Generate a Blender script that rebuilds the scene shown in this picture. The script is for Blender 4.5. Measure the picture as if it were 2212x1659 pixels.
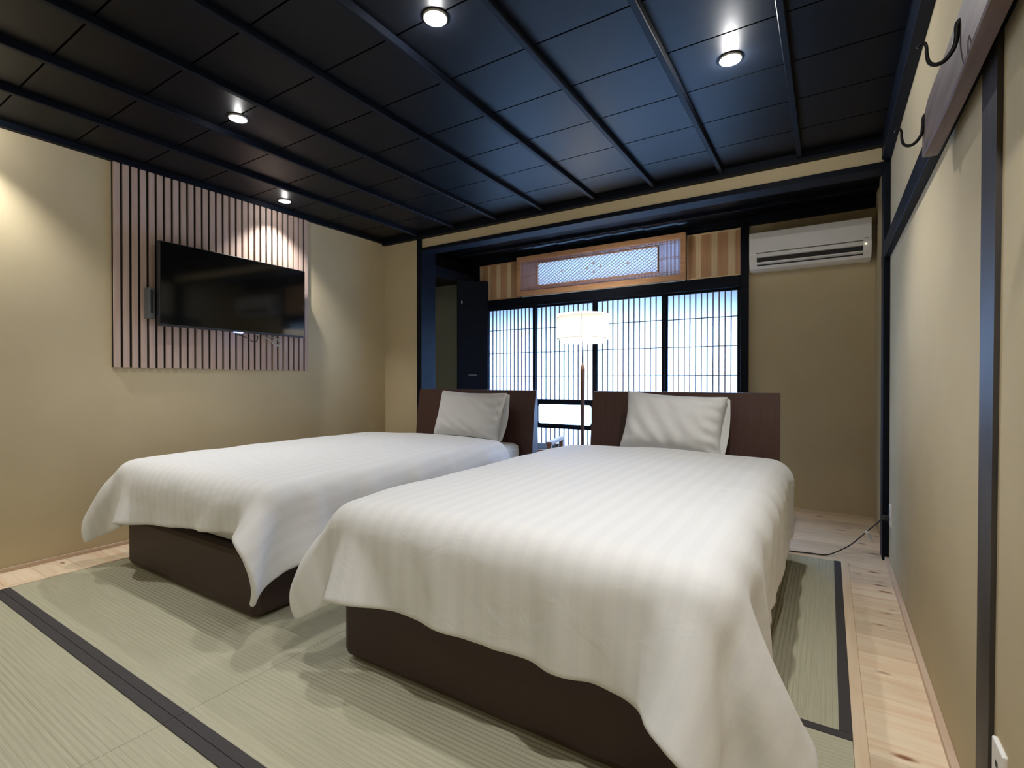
import bpy, bmesh, math, random
import numpy as np
from mathutils import Vector, Matrix

for o in list(bpy.data.objects):
    bpy.data.objects.remove(o)
S = bpy.context.scene
C = S.collection
R = math.radians
random.seed(7)

# ------------------------------------------------------------------ camera
cam_d = bpy.data.cameras.new('camera')
cam_d.sensor_width = 36.0
cam_d.lens = 1085.0 / 2212.0 * 36.0
cam_d.clip_start = 0.02
cam = bpy.data.objects.new('camera', cam_d)
C.objects.link(cam)
cam.location = (0, 0, 1.05)
cam.rotation_euler = (R(90 - 0.396), 0, R(32.228))
S.camera = cam

# ------------------------------------------------------------------ world (overcast blue daylight outside the window)
W = bpy.data.worlds.new('daylight')
W.use_nodes = True
S.world = W
bg = W.node_tree.nodes['Background']
bg.inputs['Color'].default_value = (0.28, 0.52, 1.0, 1)
bg.inputs['Strength'].default_value = 18.0

# ------------------------------------------------------------------ exposure
S.view_settings.view_transform = 'Standard'
S.view_settings.look = 'None'
S.view_settings.exposure = 0.14
S.view_settings.gamma = 1.0
S.view_settings.use_curve_mapping = False
SPOT_W = 38.0          # each ceiling downlight
LAMP_W = 15.0          # floor lamp bulb
WARM = (1.0, 0.985, 0.965)


# ------------------------------------------------------------------ material helpers
def mat(name, col, rough=0.6, col2=None, scale=8.0, stretch=(1, 1, 1), detail=4.0, bump=0.0,
        spec=0.5, metal=0.0, coords='Object', sheen=0.0, lo=0.35, hi=0.65, bscale=None):
    m = bpy.data.materials.new(name)
    m.use_nodes = True
    nt = m.node_tree
    b = nt.nodes['Principled BSDF']
    b.inputs['Base Color'].default_value = (*col, 1)
    b.inputs['Roughness'].default_value = rough
    b.inputs['Metallic'].default_value = metal
    b.inputs['Specular IOR Level'].default_value = spec
    if sheen:
        b.inputs['Sheen Weight'].default_value = sheen
    if col2 is not None or bump:
        tc = nt.nodes.new('ShaderNodeTexCoord')
        mp = nt.nodes.new('ShaderNodeMapping')
        mp.inputs['Scale'].default_value = stretch
        nt.links.new(tc.outputs[coords], mp.inputs['Vector'])
        nz = nt.nodes.new('ShaderNodeTexNoise')
        nz.inputs['Scale'].default_value = scale
        nz.inputs['Detail'].default_value = detail
        nt.links.new(mp.outputs[0], nz.inputs['Vector'])
        if col2 is not None:
            cr = nt.nodes.new('ShaderNodeValToRGB')
            cr.color_ramp.elements[0].position = lo
            cr.color_ramp.elements[1].position = hi
            cr.color_ramp.elements[0].color = (*col, 1)
            cr.color_ramp.elements[1].color = (*col2, 1)
            nt.links.new(nz.outputs['Fac'], cr.inputs[0])
            nt.links.new(cr.outputs[0], b.inputs['Base Color'])
        if bump:
            src = nz
            if bscale:
                src = nt.nodes.new('ShaderNodeTexNoise')
                src.inputs['Scale'].default_value = bscale
                src.inputs['Detail'].default_value = 3
                nt.links.new(mp.outputs[0], src.inputs['Vector'])
            bp = nt.nodes.new('ShaderNodeBump')
            bp.inputs['Strength'].default_value = bump
            bp.inputs['Distance'].default_value = 0.004
            nt.links.new(src.outputs['Fac'], bp.inputs['Height'])
            nt.links.new(bp.outputs[0], b.inputs['Normal'])
    return m


def emit(name, col, strength):
    m = bpy.data.materials.new(name)
    m.use_nodes = True
    nt = m.node_tree
    nt.nodes.remove(nt.nodes['Principled BSDF'])
    e = nt.nodes.new('ShaderNodeEmission')
    e.inputs['Color'].default_value = (*col, 1)
    e.inputs['Strength'].default_value = strength
    nt.links.new(e.outputs[0], nt.nodes['Material Output'].inputs['Surface'])
    return m


def paper(name, col, trans=0.65, fleck=0.04, fscale=60):
    m = bpy.data.materials.new(name)
    m.use_nodes = True
    nt = m.node_tree
    nt.nodes.remove(nt.nodes['Principled BSDF'])
    tc = nt.nodes.new('ShaderNodeTexCoord')
    nz = nt.nodes.new('ShaderNodeTexNoise')
    nz.inputs['Scale'].default_value = fscale
    nz.inputs['Detail'].default_value = 5
    nt.links.new(tc.outputs['Object'], nz.inputs['Vector'])
    cr = nt.nodes.new('ShaderNodeValToRGB')
    cr.color_ramp.elements[0].color = (*[c * (1 - fleck) for c in col], 1)
    cr.color_ramp.elements[1].color = (*col, 1)
    nt.links.new(nz.outputs['Fac'], cr.inputs[0])
    d = nt.nodes.new('ShaderNodeBsdfDiffuse')
    t = nt.nodes.new('ShaderNodeBsdfTranslucent')
    nt.links.new(cr.outputs[0], d.inputs['Color'])
    nt.links.new(cr.outputs[0], t.inputs['Color'])
    x = nt.nodes.new('ShaderNodeMixShader')
    x.inputs[0].default_value = trans
    nt.links.new(d.outputs[0], x.inputs[1])
    nt.links.new(t.outputs[0], x.inputs[2])
    nt.links.new(x.outputs[0], nt.nodes['Material Output'].inputs['Surface'])
    return m


def plank_mat(name, base, grain, knot):
    """pine board: long grain along X, darker heartwood edge and small knots, shifted per object"""
    m = bpy.data.materials.new(name)
    m.use_nodes = True
    nt = m.node_tree
    N, L = nt.nodes, nt.links
    b = N['Principled BSDF']
    b.inputs['Roughness'].default_value = 0.5
    tc = N.new('ShaderNodeTexCoord')
    oi = N.new('ShaderNodeObjectInfo')
    ad = N.new('ShaderNodeVectorMath'); ad.operation = 'ADD'
    sc = N.new('ShaderNodeVectorMath'); sc.operation = 'SCALE'
    cb = N.new('ShaderNodeCombineXYZ')
    for i in range(3):
        L.new(oi.outputs['Random'], cb.inputs[i])
    L.new(cb.outputs[0], sc.inputs[0]); sc.inputs['Scale'].default_value = 37.0
    L.new(tc.outputs['Object'], ad.inputs[0]); L.new(sc.outputs[0], ad.inputs[1])
    mp = N.new('ShaderNodeMapping'); mp.inputs['Scale'].default_value = (1.2, 16, 16)
    L.new(ad.outputs[0], mp.inputs['Vector'])
    nz = N.new('ShaderNodeTexNoise'); nz.inputs['Scale'].default_value = 2.2; nz.inputs['Detail'].default_value = 6
    nz.inputs['Distortion'].default_value = 0.6
    L.new(mp.outputs[0], nz.inputs['Vector'])
    cr = N.new('ShaderNodeValToRGB')
    cr.color_ramp.elements[0].position = 0.42; cr.color_ramp.elements[1].position = 0.72
    cr.color_ramp.elements[0].color = (*base, 1); cr.color_ramp.elements[1].color = (*grain, 1)
    L.new(nz.outputs['Fac'], cr.inputs[0])
    mp2 = N.new('ShaderNodeMapping'); mp2.inputs['Scale'].default_value = (4.0, 11, 11)
    L.new(ad.outputs[0], mp2.inputs['Vector'])
    vo = N.new('ShaderNodeTexVoronoi'); vo.inputs['Scale'].default_value = 1.1
    L.new(mp2.outputs[0], vo.inputs['Vector'])
    kr = N.new('ShaderNodeValToRGB')
    kr.color_ramp.elements[0].position = 0.07; kr.color_ramp.elements[1].position = 0.17
    kr.color_ramp.elements[0].color = (1, 1, 1, 1); kr.color_ramp.elements[1].color = (0, 0, 0, 1)
    L.new(vo.outputs['Distance'], kr.inputs[0])
    mx = N.new('ShaderNodeMixRGB')
    L.new(kr.outputs[0], mx.inputs[0]); L.new(cr.outputs[0], mx.inputs[1]); mx.inputs[2].default_value = (*knot, 1)
    hv = N.new('ShaderNodeHueSaturation')
    mr = N.new('ShaderNodeMapRange'); mr.inputs[3].default_value = 0.86; mr.inputs[4].default_value = 1.08
    L.new(oi.outputs['Random'], mr.inputs[0]); L.new(mr.outputs[0], hv.inputs['Value'])
    L.new(mx.outputs[0], hv.inputs['Color'])
    L.new(hv.outputs[0], b.inputs['Base Color'])
    return m


def rush_mat(name, axis):
    """woven igusa: ridges are geometry, colour varies rush by rush"""
    st = (2.2, 190, 1) if axis == 'x' else (190, 2.2, 1)
    m = mat(name, (0.43, 0.415, 0.298), 0.62, (0.53, 0.51, 0.372), 1.6, st, 3, bump=0.2, lo=0.3, hi=0.7)
    return m


def linen_mat(name, stripes=True):
    m = bpy.data.materials.new(name)
    m.use_nodes = True
    nt = m.node_tree
    N, L = nt.nodes, nt.links
    b = N['Principled BSDF']
    b.inputs['Base Color'].default_value = (0.80, 0.80, 0.79, 1)
    b.inputs['Roughness'].default_value = 0.7
    b.inputs['Sheen Weight'].default_value = 0.15
    b.inputs['Specular IOR Level'].default_value = 0.3
    tc = N.new('ShaderNodeTexCoord')
    if stripes:
        uv = N.new('ShaderNodeUVMap'); uv.uv_map = 'UVMap'
        sx = N.new('ShaderNodeSeparateXYZ'); L.new(uv.outputs[0], sx.inputs[0])
        mu = N.new('ShaderNodeMath'); mu.operation = 'MULTIPLY'; mu.inputs[1].default_value = 2 * math.pi / 0.062
        L.new(sx.outputs[0], mu.inputs[0])
        sn = N.new('ShaderNodeMath'); sn.operation = 'SINE'; L.new(mu.outputs[0], sn.inputs[0])
        mr = N.new('ShaderNodeMapRange')
        mr.inputs[1].default_value = -0.25; mr.inputs[2].default_value = 0.25
        L.new(sn.outputs[0], mr.inputs[0])
        mx = N.new('ShaderNodeMixRGB')
        mx.inputs[1].default_value = (0.80, 0.80, 0.80, 1); mx.inputs[2].default_value = (0.825, 0.825, 0.82, 1)
        L.new(mr.outputs[0], mx.inputs[0]); L.new(mx.outputs[0], b.inputs['Base Color'])
        rr = N.new('ShaderNodeMapRange'); rr.inputs[3].default_value = 0.74; rr.inputs[4].default_value = 0.62
        L.new(mr.outputs[0], rr.inputs[0]); L.new(rr.outputs[0], b.inputs['Roughness'])
    n1 = N.new('ShaderNodeTexNoise'); n1.inputs['Scale'].default_value = 9; n1.inputs['Detail'].default_value = 3
    n1.inputs['Distortion'].default_value = 1.2
    L.new(tc.outputs['Object'], n1.inputs['Vector'])
    bp = N.new('ShaderNodeBump'); bp.inputs['Strength'].default_value = 0.22; bp.inputs['Distance'].default_value = 0.012
    L.new(n1.outputs['Fac'], bp.inputs['Height']); L.new(bp.outputs[0], b.inputs['Normal'])
    return m


M = {}
M['plaster'] = mat('beige_plaster', (0.57, 0.475, 0.30), 0.9, (0.605, 0.508, 0.325), 3.0, bump=0.06, bscale=220, spec=0.2)
M['black'] = mat('black_stained_timber', (0.005, 0.007, 0.013), 0.5, (0.007, 0.010, 0.018), 2.5, (1, 1, 8), bump=0.05, spec=0.12)  # navy tint puts blue window light into the black colour
M['black_y'] = mat('black_stained_timber_long', (0.005, 0.007, 0.013), 0.5, (0.007, 0.010, 0.018), 2.5, (8, 1, 8), bump=0.05, spec=0.12)  # same navy tint for the blue window light
M['brown_post'] = mat('dark_brown_post_timber', (0.03, 0.026, 0.024), 0.5, (0.055, 0.045, 0.04), 3, (10, 10, 1), bump=0.08)
M['ceil'] = mat('black_ceiling_board', (0.002, 0.0027, 0.0045), 0.42, (0.003, 0.004, 0.0065), 1.6, (1, 10, 1), bump=0.05, spec=0.19)
M['heri'] = mat('charcoal_tatami_border', (0.045, 0.04, 0.042), 0.85, (0.062, 0.056, 0.058), 300, bump=0.15)
M['rush_x'] = rush_mat('woven_rush_x', 'x')
M['rush_y'] = rush_mat('woven_rush_y', 'y')
M['plank'] = plank_mat('pine_plank', (0.86, 0.71, 0.52), (0.76, 0.54, 0.35), (0.27, 0.12, 0.06))
M['pine'] = mat('pine_edging', (0.86, 0.69, 0.50), 0.5, (0.78, 0.59, 0.40), 3, (12, 1, 12))
M['pine_w'] = mat('pale_pine_trim', (0.70, 0.55, 0.42), 0.5, (0.62, 0.46, 0.33), 3, (12, 1, 12))
M['felt'] = mat('black_felt', (0.006, 0.006, 0.006), 0.95, (0.01, 0.01, 0.01), 80)
M['slat'] = mat('pale_oak_slat', (0.50, 0.36, 0.29), 0.6, (0.58, 0.43, 0.36), 3, (14, 14, 0.8))
M['tv'] = mat('tv_screen_glass', (0.003, 0.003, 0.003), 0.08, (0.004, 0.004, 0.004), 5, spec=1.0)
M['tvf'] = mat('tv_dark_plastic', (0.02, 0.021, 0.026), 0.35, (0.03, 0.03, 0.036), 30)
M['grey_plastic'] = mat('grey_plastic', (0.10, 0.11, 0.12), 0.4, (0.13, 0.14, 0.15), 30)
M['led'] = emit('blue_led', (0.25, 0.35, 1.0), 4.0)
M['led_w'] = emit('warm_led', (1.0, 0.8, 0.45), 5.0)
M['white_plastic'] = mat('white_plastic', (0.84, 0.83, 0.81), 0.38, (0.86, 0.85, 0.83), 20)
M['dark_gap'] = mat('dark_vent', (0.01, 0.01, 0.01), 0.6, (0.015, 0.015, 0.015), 30)
M['basebrown'] = mat('brown_leatherette', (0.046, 0.024, 0.019), 0.55, (0.056, 0.030, 0.024), 260, bump=0.25)
M['headboard'] = mat('reddish_brown_veneer', (0.060, 0.025, 0.019), 0.5, (0.095, 0.042, 0.032), 3.0, (90, 1, 1.0), bump=0.35, lo=0.3, hi=0.7)
M['hb_edge'] = mat('brown_veneer_edge', (0.085, 0.05, 0.045), 0.35, (0.10, 0.06, 0.055), 6, (20, 20, 1))
M['duvet'] = linen_mat('white_striped_satin', True)
M['linen'] = linen_mat('white_cotton', False)
M['cherry'] = mat('reddish_cherry_wood', (0.52, 0.28, 0.15), 0.45, (0.60, 0.35, 0.19), 3, (2, 14, 14))
M['light_board'] = mat('pale_sugi_board', (0.80, 0.62, 0.38), 0.55, (0.74, 0.54, 0.31), 3, (16, 16, 0.7))
M['dark_board'] = mat('red_sugi_board', (0.62, 0.36, 0.19), 0.55, (0.54, 0.29, 0.14), 3, (16, 16, 0.7))
M['kumiko'] = mat('brown_lattice_wood', (0.10, 0.05, 0.03), 0.5, (0.14, 0.07, 0.045), 4, (20, 20, 1))
M['kumiko_red'] = mat('cherry_fine_slat', (0.40, 0.21, 0.15), 0.5, (0.48, 0.27, 0.2), 4, (20, 20, 1))
M['paper'] = paper('shoji_paper', (0.86, 0.86, 0.86), 0.62)
M['frost'] = paper('frosted_glass', (0.82, 0.83, 0.84), 0.66, 0.1, 14)
M['shade'] = paper('lamp_shade_cloth', (0.85, 0.83, 0.79), 0.5, 0.03, 90)
M['metal'] = mat('brushed_steel', (0.45, 0.46, 0.48), 0.3, (0.5, 0.5, 0.52), 40, metal=0.9)
M['dark_metal'] = mat('dark_steel', (0.03, 0.035, 0.05), 0.45, (0.045, 0.05, 0.065), 40, metal=0.2)
M['walnut'] = mat('walnut_wood', (0.13, 0.065, 0.045), 0.45, (0.19, 0.10, 0.07), 4, (20, 20, 1))
M['iron'] = mat('black_wrought_iron', (0.012, 0.012, 0.013), 0.45, (0.02, 0.02, 0.02), 60, metal=0.6, bump=0.2)
M['old_beam'] = mat('weathered_brown_board', (0.105, 0.068, 0.058), 0.55, (0.19, 0.135, 0.12), 2.6, (9, 1.0, 9), detail=7, bump=0.3)
M['lens'] = emit('downlight_lens', (1.0, 0.93, 0.82), 14.0)
M['trim_white'] = mat('white_lamp_ring', (0.62, 0.62, 0.62), 0.4, (0.66, 0.66, 0.66), 30)
M['cable_b'] = mat('black_cable', (0.02, 0.02, 0.02), 0.5, (0.03, 0.03, 0.03), 50)
M['cable_w'] = mat('white_cable', (0.55, 0.54, 0.54), 0.45, (0.6, 0.6, 0.6), 50)
M['tag'] = mat('grey_tag', (0.38, 0.40, 0.42), 0.5, (0.45, 0.47, 0.49), 60)
M['seat'] = mat('dark_upholstery', (0.03, 0.028, 0.028), 0.9, (0.045, 0.04, 0.04), 200, bump=0.2)
M['oak'] = mat('oak_chair_wood', (0.36, 0.20, 0.12), 0.45, (0.44, 0.26, 0.16), 4, (20, 3, 20))


# ------------------------------------------------------------------ mesh helpers
def box(bm, x0, x1, y0, y1, z0, z1, bev=0.0, seg=2):
    v = [bm.verts.new(p) for p in ((x0, y0, z0), (x1, y0, z0), (x1, y1, z0), (x0, y1, z0),
                                   (x0, y0, z1), (x1, y0, z1), (x1, y1, z1), (x0, y1, z1))]
    f = [bm.faces.new([v[i] for i in q]) for q in
         ((3, 2, 1, 0), (4, 5, 6, 7), (0, 1, 5, 4), (1, 2, 6, 5), (2, 3, 7, 6), (3, 0, 4, 7))]
    if bev:
        es = list({e for q in f for e in q.edges})
        bmesh.ops.bevel(bm, geom=es, offset=bev, segments=seg, profile=0.5, affect='EDGES')
    return bm


def link(name, me, m, parent=None, smooth=False):
    if smooth:
        for p in me.polygons:
            p.use_smooth = True
    if m is not None and not me.materials:
        me.materials.append(m)
    o = bpy.data.objects.new(name, me)
    C.objects.link(o)
    if parent is not None:
        o.parent = parent
    return o


def obj(name, bm, m, parent=None, smooth=False):
    """bm in world coordinates; shifted into the (unrotated) parent's frame"""
    bmesh.ops.recalc_face_normals(bm, faces=bm.faces)
    off = Vector((0, 0, 0))
    p = parent
    while p is not None:
        off += p.location
        p = p.parent
    if parent is None:
        c = Vector((0, 0, 0))
        lo = [min(v.co[i] for v in bm.verts) for i in range(3)]
        hi = [max(v.co[i] for v in bm.verts) for i in range(3)]
        off = Vector(((lo[0] + hi[0]) / 2, (lo[1] + hi[1]) / 2, lo[2]))
    for v in bm.verts:
        v.co -= off
    me = bpy.data.meshes.new(name)
    bm.to_mesh(me)
    bm.free()
    o = link(name, me, m, parent, smooth)
    if parent is None:
        o.location = off
    return o


def part(name, m, parent, *boxes, bev=0.0, smooth=False):
    bm = bmesh.new()
    for b in boxes:
        box(bm, *b, bev=bev)
    return obj(name, bm, m, parent, smooth)


def thing(name, label, cat, loc=(0, 0, 0), group=None):
    o = bpy.data.objects.new(name, None)
    o.empty_display_size = 0.05
    C.objects.link(o)
    o.location = loc
    tag(o, label, cat, group)
    return o


def tag(o, label, cat, group=None):
    o['label'] = label
    o['category'] = cat
    if group:
        o['group'] = group
    return o


def struct(name, m, *boxes, label=None, cat=None, bev=0.0):
    o = part(name, m, None, *boxes, bev=bev)
    o['kind'] = 'structure'
    if label:
        o['label'] = label
        o['category'] = cat
    return o


def extrude_profile(bm, pts, a0, a1, axis='x'):
    """closed 2-D outline extruded between a0 and a1; axis x: pts=(y,z), axis y: pts=(x,z), axis z: pts=(x,y)"""
    def P(a, p):
        return (a, p[0], p[1]) if axis == 'x' else ((p[0], a, p[1]) if axis == 'y' else (p[0], p[1], a))
    A = [bm.verts.new(P(a0, p)) for p in pts]
    B = [bm.verts.new(P(a1, p)) for p in pts]
    n = len(pts)
    for i in range(n):
        bm.faces.new((A[i], A[(i + 1) % n], B[(i + 1) % n], B[i]))
    bm.faces.new(A[::-1])
    bm.faces.new(B)
    return bm


def lathe(bm, prof, c, seg=32, closed=False):
    rings = []
    for r, z in prof:
        rings.append([bm.verts.new((c[0] + r * math.cos(2 * math.pi * k / seg),
                                    c[1] + r * math.sin(2 * math.pi * k / seg), z)) for k in range(seg)])
    n = len(rings)
    for i in range(n if closed else n - 1):
        a, b = rings[i], rings[(i + 1) % n]
        for k in range(seg):
            bm.faces.new((a[k], a[(k + 1) % seg], b[(k + 1) % seg], b[k]))
    if not closed:
        bm.faces.new(rings[0][::-1])
        bm.faces.new(rings[-1])
    return bm


def tube(bm, pts, r, seg=8, sub=6):
    """smooth tube through pts (Catmull-Rom); r may be a list"""
    P = [Vector(p) for p in pts]
    rs = r if isinstance(r, (list, tuple)) else [r] * len(P)
    path, rad = [], []
    for i in range(len(P) - 1):
        p0, p1, p2, p3 = P[max(i - 1, 0)], P[i], P[i + 1], P[min(i + 2, len(P) - 1)]
        for k in range(sub):
            t = k / sub
            path.append(0.5 * ((2 * p1) + (p2 - p0) * t + (2 * p0 - 5 * p1 + 4 * p2 - p3) * t * t + (3 * p1 - p0 - 3 * p2 + p3) * t ** 3))
            rad.append(rs[i] * (1 - t) + rs[i + 1] * t)
    path.append(P[-1]); rad.append(rs[-1])
    up = Vector((0.13, 0.31, 0.94)).normalized()
    rings = []
    n = len(path)
    for i, p in enumerate(path):
        d = (path[min(i + 1, n - 1)] - path[max(i - 1, 0)]).normalized()
        a = d.cross(up)
        if a.length < 1e-3:
            a = d.cross(Vector((1, 0, 0)))
        a.normalize()
        b = d.cross(a).normalized()
        rings.append([bm.verts.new(p + rad[i] * (math.cos(2 * math.pi * k / seg) * a + math.sin(2 * math.pi * k / seg) * b)) for k in range(seg)])
    for i in range(n - 1):
        for k in range(seg):
            bm.faces.new((rings[i][k], rings[i][(k + 1) % seg], rings[i + 1][(k + 1) % seg], rings[i + 1][k]))
    bm.faces.new(rings[0][::-1]); bm.faces.new(rings[-1])
    return bm


# ------------------------------------------------------------------ room shell
XL, XR, YF, YB, YW, YO = -3.82, 0.30, -0.68, 3.64, 4.75, 5.02
ZC = 2.46
struct('wall_left', M['plaster'], (XL - 0.12, XL, YF - 0.12, 3.76, -0.12, 2.62),
       label='beige plaster wall with the television and slat panel', cat='wall')
struct('wall_right', M['plaster'], (XR, XR + 0.12, YF - 0.12, YO + 0.1, -0.12, 2.62),
       label='beige plaster wall on the right with the hook board', cat='wall')
struct('wall_front', M['plaster'], (XL, XR, YF - 0.12, YF, -0.12, 2.62),
       label='beige plaster wall behind the viewer', cat='wall')
struct('wall_back_left', M['plaster'], (XL, -3.38, YB, 3.76, 0.0, 2.5),
       label='narrow beige plaster wall between corner and black alcove post', cat='wall')
struct('wall_back_right', M['plaster'], (-0.585, XR, YW, YO, 0.0, 2.45),
       label='beige plaster alcove wall under the air conditioner', cat='wall')
# outermost wall: unseen openings and sill shaped to light and shade the screens
struct('wall_outside', M['plaster'],
       (-5.3, -3.42, YO, YO + 0.1, -0.1, 2.6), (-3.42, XR, YO, YO + 0.1, 1.58, 2.13), (-3.42, XR, YO, YO + 0.1, 2.255, 2.6), (-3.42, -3.0, YO, YO + 0.1, 2.13, 2.255), (-1.0, XR, YO, YO + 0.1, 2.13, 2.255),
       (-3.42, XR, YO, YO + 0.1, -0.1, 0.40), (-0.60, XR, YO, YO + 0.1, 0.40, 1.58), (-3.54, -3.42, 4.815, YO, 0.0, 2.45),  # last piece added to block daylight leaking into the passage
       label='beige plaster outer wall seen dimly past the dark door leaf', cat='wall')
struct('wall_passage', M['plaster'], (-5.3, -5.2, 3.64, YO, -0.1, 2.6), (-5.2, XL - 0.12, 3.64, 3.76, -0.1, 2.6),
       label='unlit plaster wall of the side passage', cat='wall')
struct('ceiling_passage', M['ceil'], (-5.2, -3.56, 3.76, YO, 2.27, 2.4),
       label='low black ceiling of the side passage', cat='ceiling')
struct('ceiling_upper', M['black'], (-5.3, XR + 0.12, YF - 0.12, YO + 0.1, 2.50, 2.62),
       label='dark boarding above the ceiling', cat='ceiling')

# ceiling boards and battens
ceiling = part('ceiling', M['black'], None, (XL, XR, YF, YB, 2.478, 2.498))
ceiling['kind'] = 'structure'; ceiling['label'] = 'black boarded ceiling with long battens over the bedroom'; ceiling['category'] = 'ceiling'
ys = [1.14 + 0.352 * k for k in range(-6, 8)]
ys = [YF] + [y for y in ys if YF < y < YB - 0.05] + [YB]
for i in range(len(ys) - 1):
    bm = bmesh.new()
    y0, y1 = ys[i] + 0.004, ys[i + 1] - 0.004
    extrude_profile(bm, [(y0, ZC), (y1, ZC), (y1, ZC + 0.012), (y0, ZC + 0.012)], XL + 0.001, XR - 0.001, 'x')
    obj('ceiling_board', bm, M['ceil'], ceiling)
for k in range(9):
    x = -0.157 - 0.4535 * k
    if x < XL + 0.1:
        break
    bm = bmesh.new()
    box(bm, x - 0.014, x + 0.014, YF, YB - 0.01, 2.428, ZC + 0.004, bev=0.003, seg=1)
    obj('batten', bm, M['black_y'], ceiling)
# cornice beams round the ceiling
struct('trim_1', M['black_y'], (XL, XL + 0.035, YF, YB, 2.425, 2.478), bev=0.002, label='black cornice strip above the slat panel wall', cat='trim')
struct('trim_2', M['black'], (XL, XR, YB - 0.045, YB + 0.01, 2.412, 2.478), bev=0.002, label='black cornice strip above the alcove opening', cat='trim')
struct('trim_3', M['black_y'], (XR - 0.045, XR, YF, YB - 0.03, 2.325, 2.478), bev=0.003, label='deep black cornice beam above the hook board', cat='trim')
# hanging wall and lintel at the alcove
struct('wall_hanging', M['plaster'], (-3.33, 0.285, YB + 0.006, YB + 0.08, 2.325, 2.45),
       label='long narrow beige plaster strip above the alcove lintel', cat='wall')
struct('trim_4', M['black'], (-3.33, 0.27, YB - 0.004, YB + 0.14, 2.292, 2.327), bev=0.003, label='black lintel below the beige strip', cat='trim')
struct('trim_5', M['black'], (-3.385, -3.325, YB - 0.006, YB + 0.20, 0.0, 2.415), bev=0.003, label='black post left of the alcove opening', cat='post')
struct('trim_6', M['black'], (0.268, 0.312, YB - 0.004, YB + 0.135, 0.0, 2.42), bev=0.003, label='black post right of the alcove beside the cord', cat='post')

# alcove ceiling
ac = part('ceiling_alcove', M['black'], None, (-3.56, XR, YB + 0.08, YO, 2.468, 2.495))
ac['kind'] = 'structure'; ac['label'] = 'black boarded alcove ceiling in front of the paper screens'; ac['category'] = 'ceiling'
x = -3.55
while x < XR - 0.05:
    x1 = min(x + 0.30, XR - 0.002)
    bm = bmesh.new()
    extrude_profile(bm, [(x + 0.002, 2.448), (x1 - 0.002, 2.454), (x1 - 0.002, 2.466), (x + 0.002, 2.464)], YB + 0.09, YW + 0.0, 'y')
    obj('ceiling_board', bm, M['ceil'], ac)
    x += 0.30
for y in (4.02, 4.42):
    part('batten', M['black'], ac, (-3.55, XR - 0.002, y - 0.016, y + 0.016, 2.422, 2.452), bev=0.002)
struct('trim_7', M['black'], (-3.56, -0.58, YW - 0.03, YW + 0.06, 2.392, 2.45), (-0.58, XR, YW - 0.05, YW, 2.375, 2.45),
       bev=0.002, label='black head beam above the transom and air conditioner', cat='trim')
struct('trim_8', M['black'], (-3.56, -3.47, 3.85, YW, 2.165, 2.255), bev=0.003, label='black beam over the dark side passage', cat='trim')
struct('trim_9', M['black'], (-3.50, -3.41, YW - 0.035, YW + 0.06, 0.0, 2.392), bev=0.003, label='black post at the left end of the paper screens', cat='post')
struct('trim_10', M['black'], (-0.645, -0.583, YW - 0.045, YW + 0.06, 0.0, 2.392), bev=0.003, label='black post between paper screens and air conditioner wall', cat='post')
struct('trim_11', M['black'], (-3.41, -0.645, YW - 0.04, YW + 0.07, 1.862, 1.958), bev=0.003, label='black lintel between transom and paper screens', cat='trim')
struct('trim_12', M['black'], (-3.41, -0.645, YW - 0.035, YW + 0.07, -0.005, 0.03), bev=0.002, label='black sill track under the paper screens', cat='trim')
# right wall rail and leaning post
struct('trim_13', M['black_y'], (0.270, XR + 0.004, 0.9, YB - 0.004, 1.767, 1.862), bev=0.004, label='black wall rail behind the hook board', cat='trim')
bm = bmesh.new()
A = [bm.verts.new(p) for p in ((0.291, 1.452, 0), (0.291, 1.553, 0), (0.305, 1.553, 0), (0.305, 1.452, 0))]
B = [bm.verts.new(p) for p in ((0.2895, 1.385, 2.33), (0.2895, 1.515, 2.33), (0.305, 1.515, 2.33), (0.305, 1.385, 2.33))]
for i in range(4):
    bm.faces.new((A[i], A[(i + 1) % 4], B[(i + 1) % 4], B[i]))
bm.faces.new(A[::-1]); bm.faces.new(B)
o = obj('trim_14', bm, M['brown_post'], None); o['kind'] = 'structure'
o['label'] = 'slightly crooked dark brown wall post under the hook board'; o['category'] = 'post'
struct('rail_shadow', M['black_y'], (0.284, XR + 0.004, 3.78, 4.02, 1.78, 1.85), label='short black piece in place of a rail shadow on the alcove side wall', cat='trim')  # solid dark piece where the rail casts its shadow
struct('baseboard_right', M['pine_w'], (0.280, XR, YF, YB - 0.006, 0.0, 0.022), bev=0.002, label='pale wood strip along the foot of the right wall', cat='baseboard')
struct('baseboard_left', M['pine_w'], (XL, XL + 0.014, YF, YB, 0.0, 0.022), bev=0.002, label='pale wood strip along the foot of the television wall', cat='baseboard')

# ------------------------------------------------------------------ floor
floor = part('floor', M['felt'], None, (-5.3, XR + 0.12, YF - 0.12, YO + 0.1, -0.16, -0.05))
floor['kind'] = 'structure'; floor['label'] = 'floor of pine planks around the tatami mats'; floor['category'] = 'floor'
_cache = {}


def plank(x0, x1, y0, y1):
    key = (round(x1 - x0, 4), round(y1 - y0, 4))
    if key not in _cache:
        bm = bmesh.new()
        w, d = key
        box(bm, -w / 2, w / 2, -d / 2, d / 2, -0.05, 0.0, bev=0.0015, seg=1)
        bmesh.ops.recalc_face_normals(bm, faces=bm.faces)
        me = bpy.data.meshes.new('plank')
        bm.to_mesh(me); bm.free()
        me.materials.append(M['plank'])
        _cache[key] = me
    o = bpy.data.objects.new('plank', _cache[key])
    C.objects.link(o)
    o.parent = floor
    o.location = Vector(((x0 + x1) / 2, (y0 + y1) / 2, 0.0)) - floor.location
    return o


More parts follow.
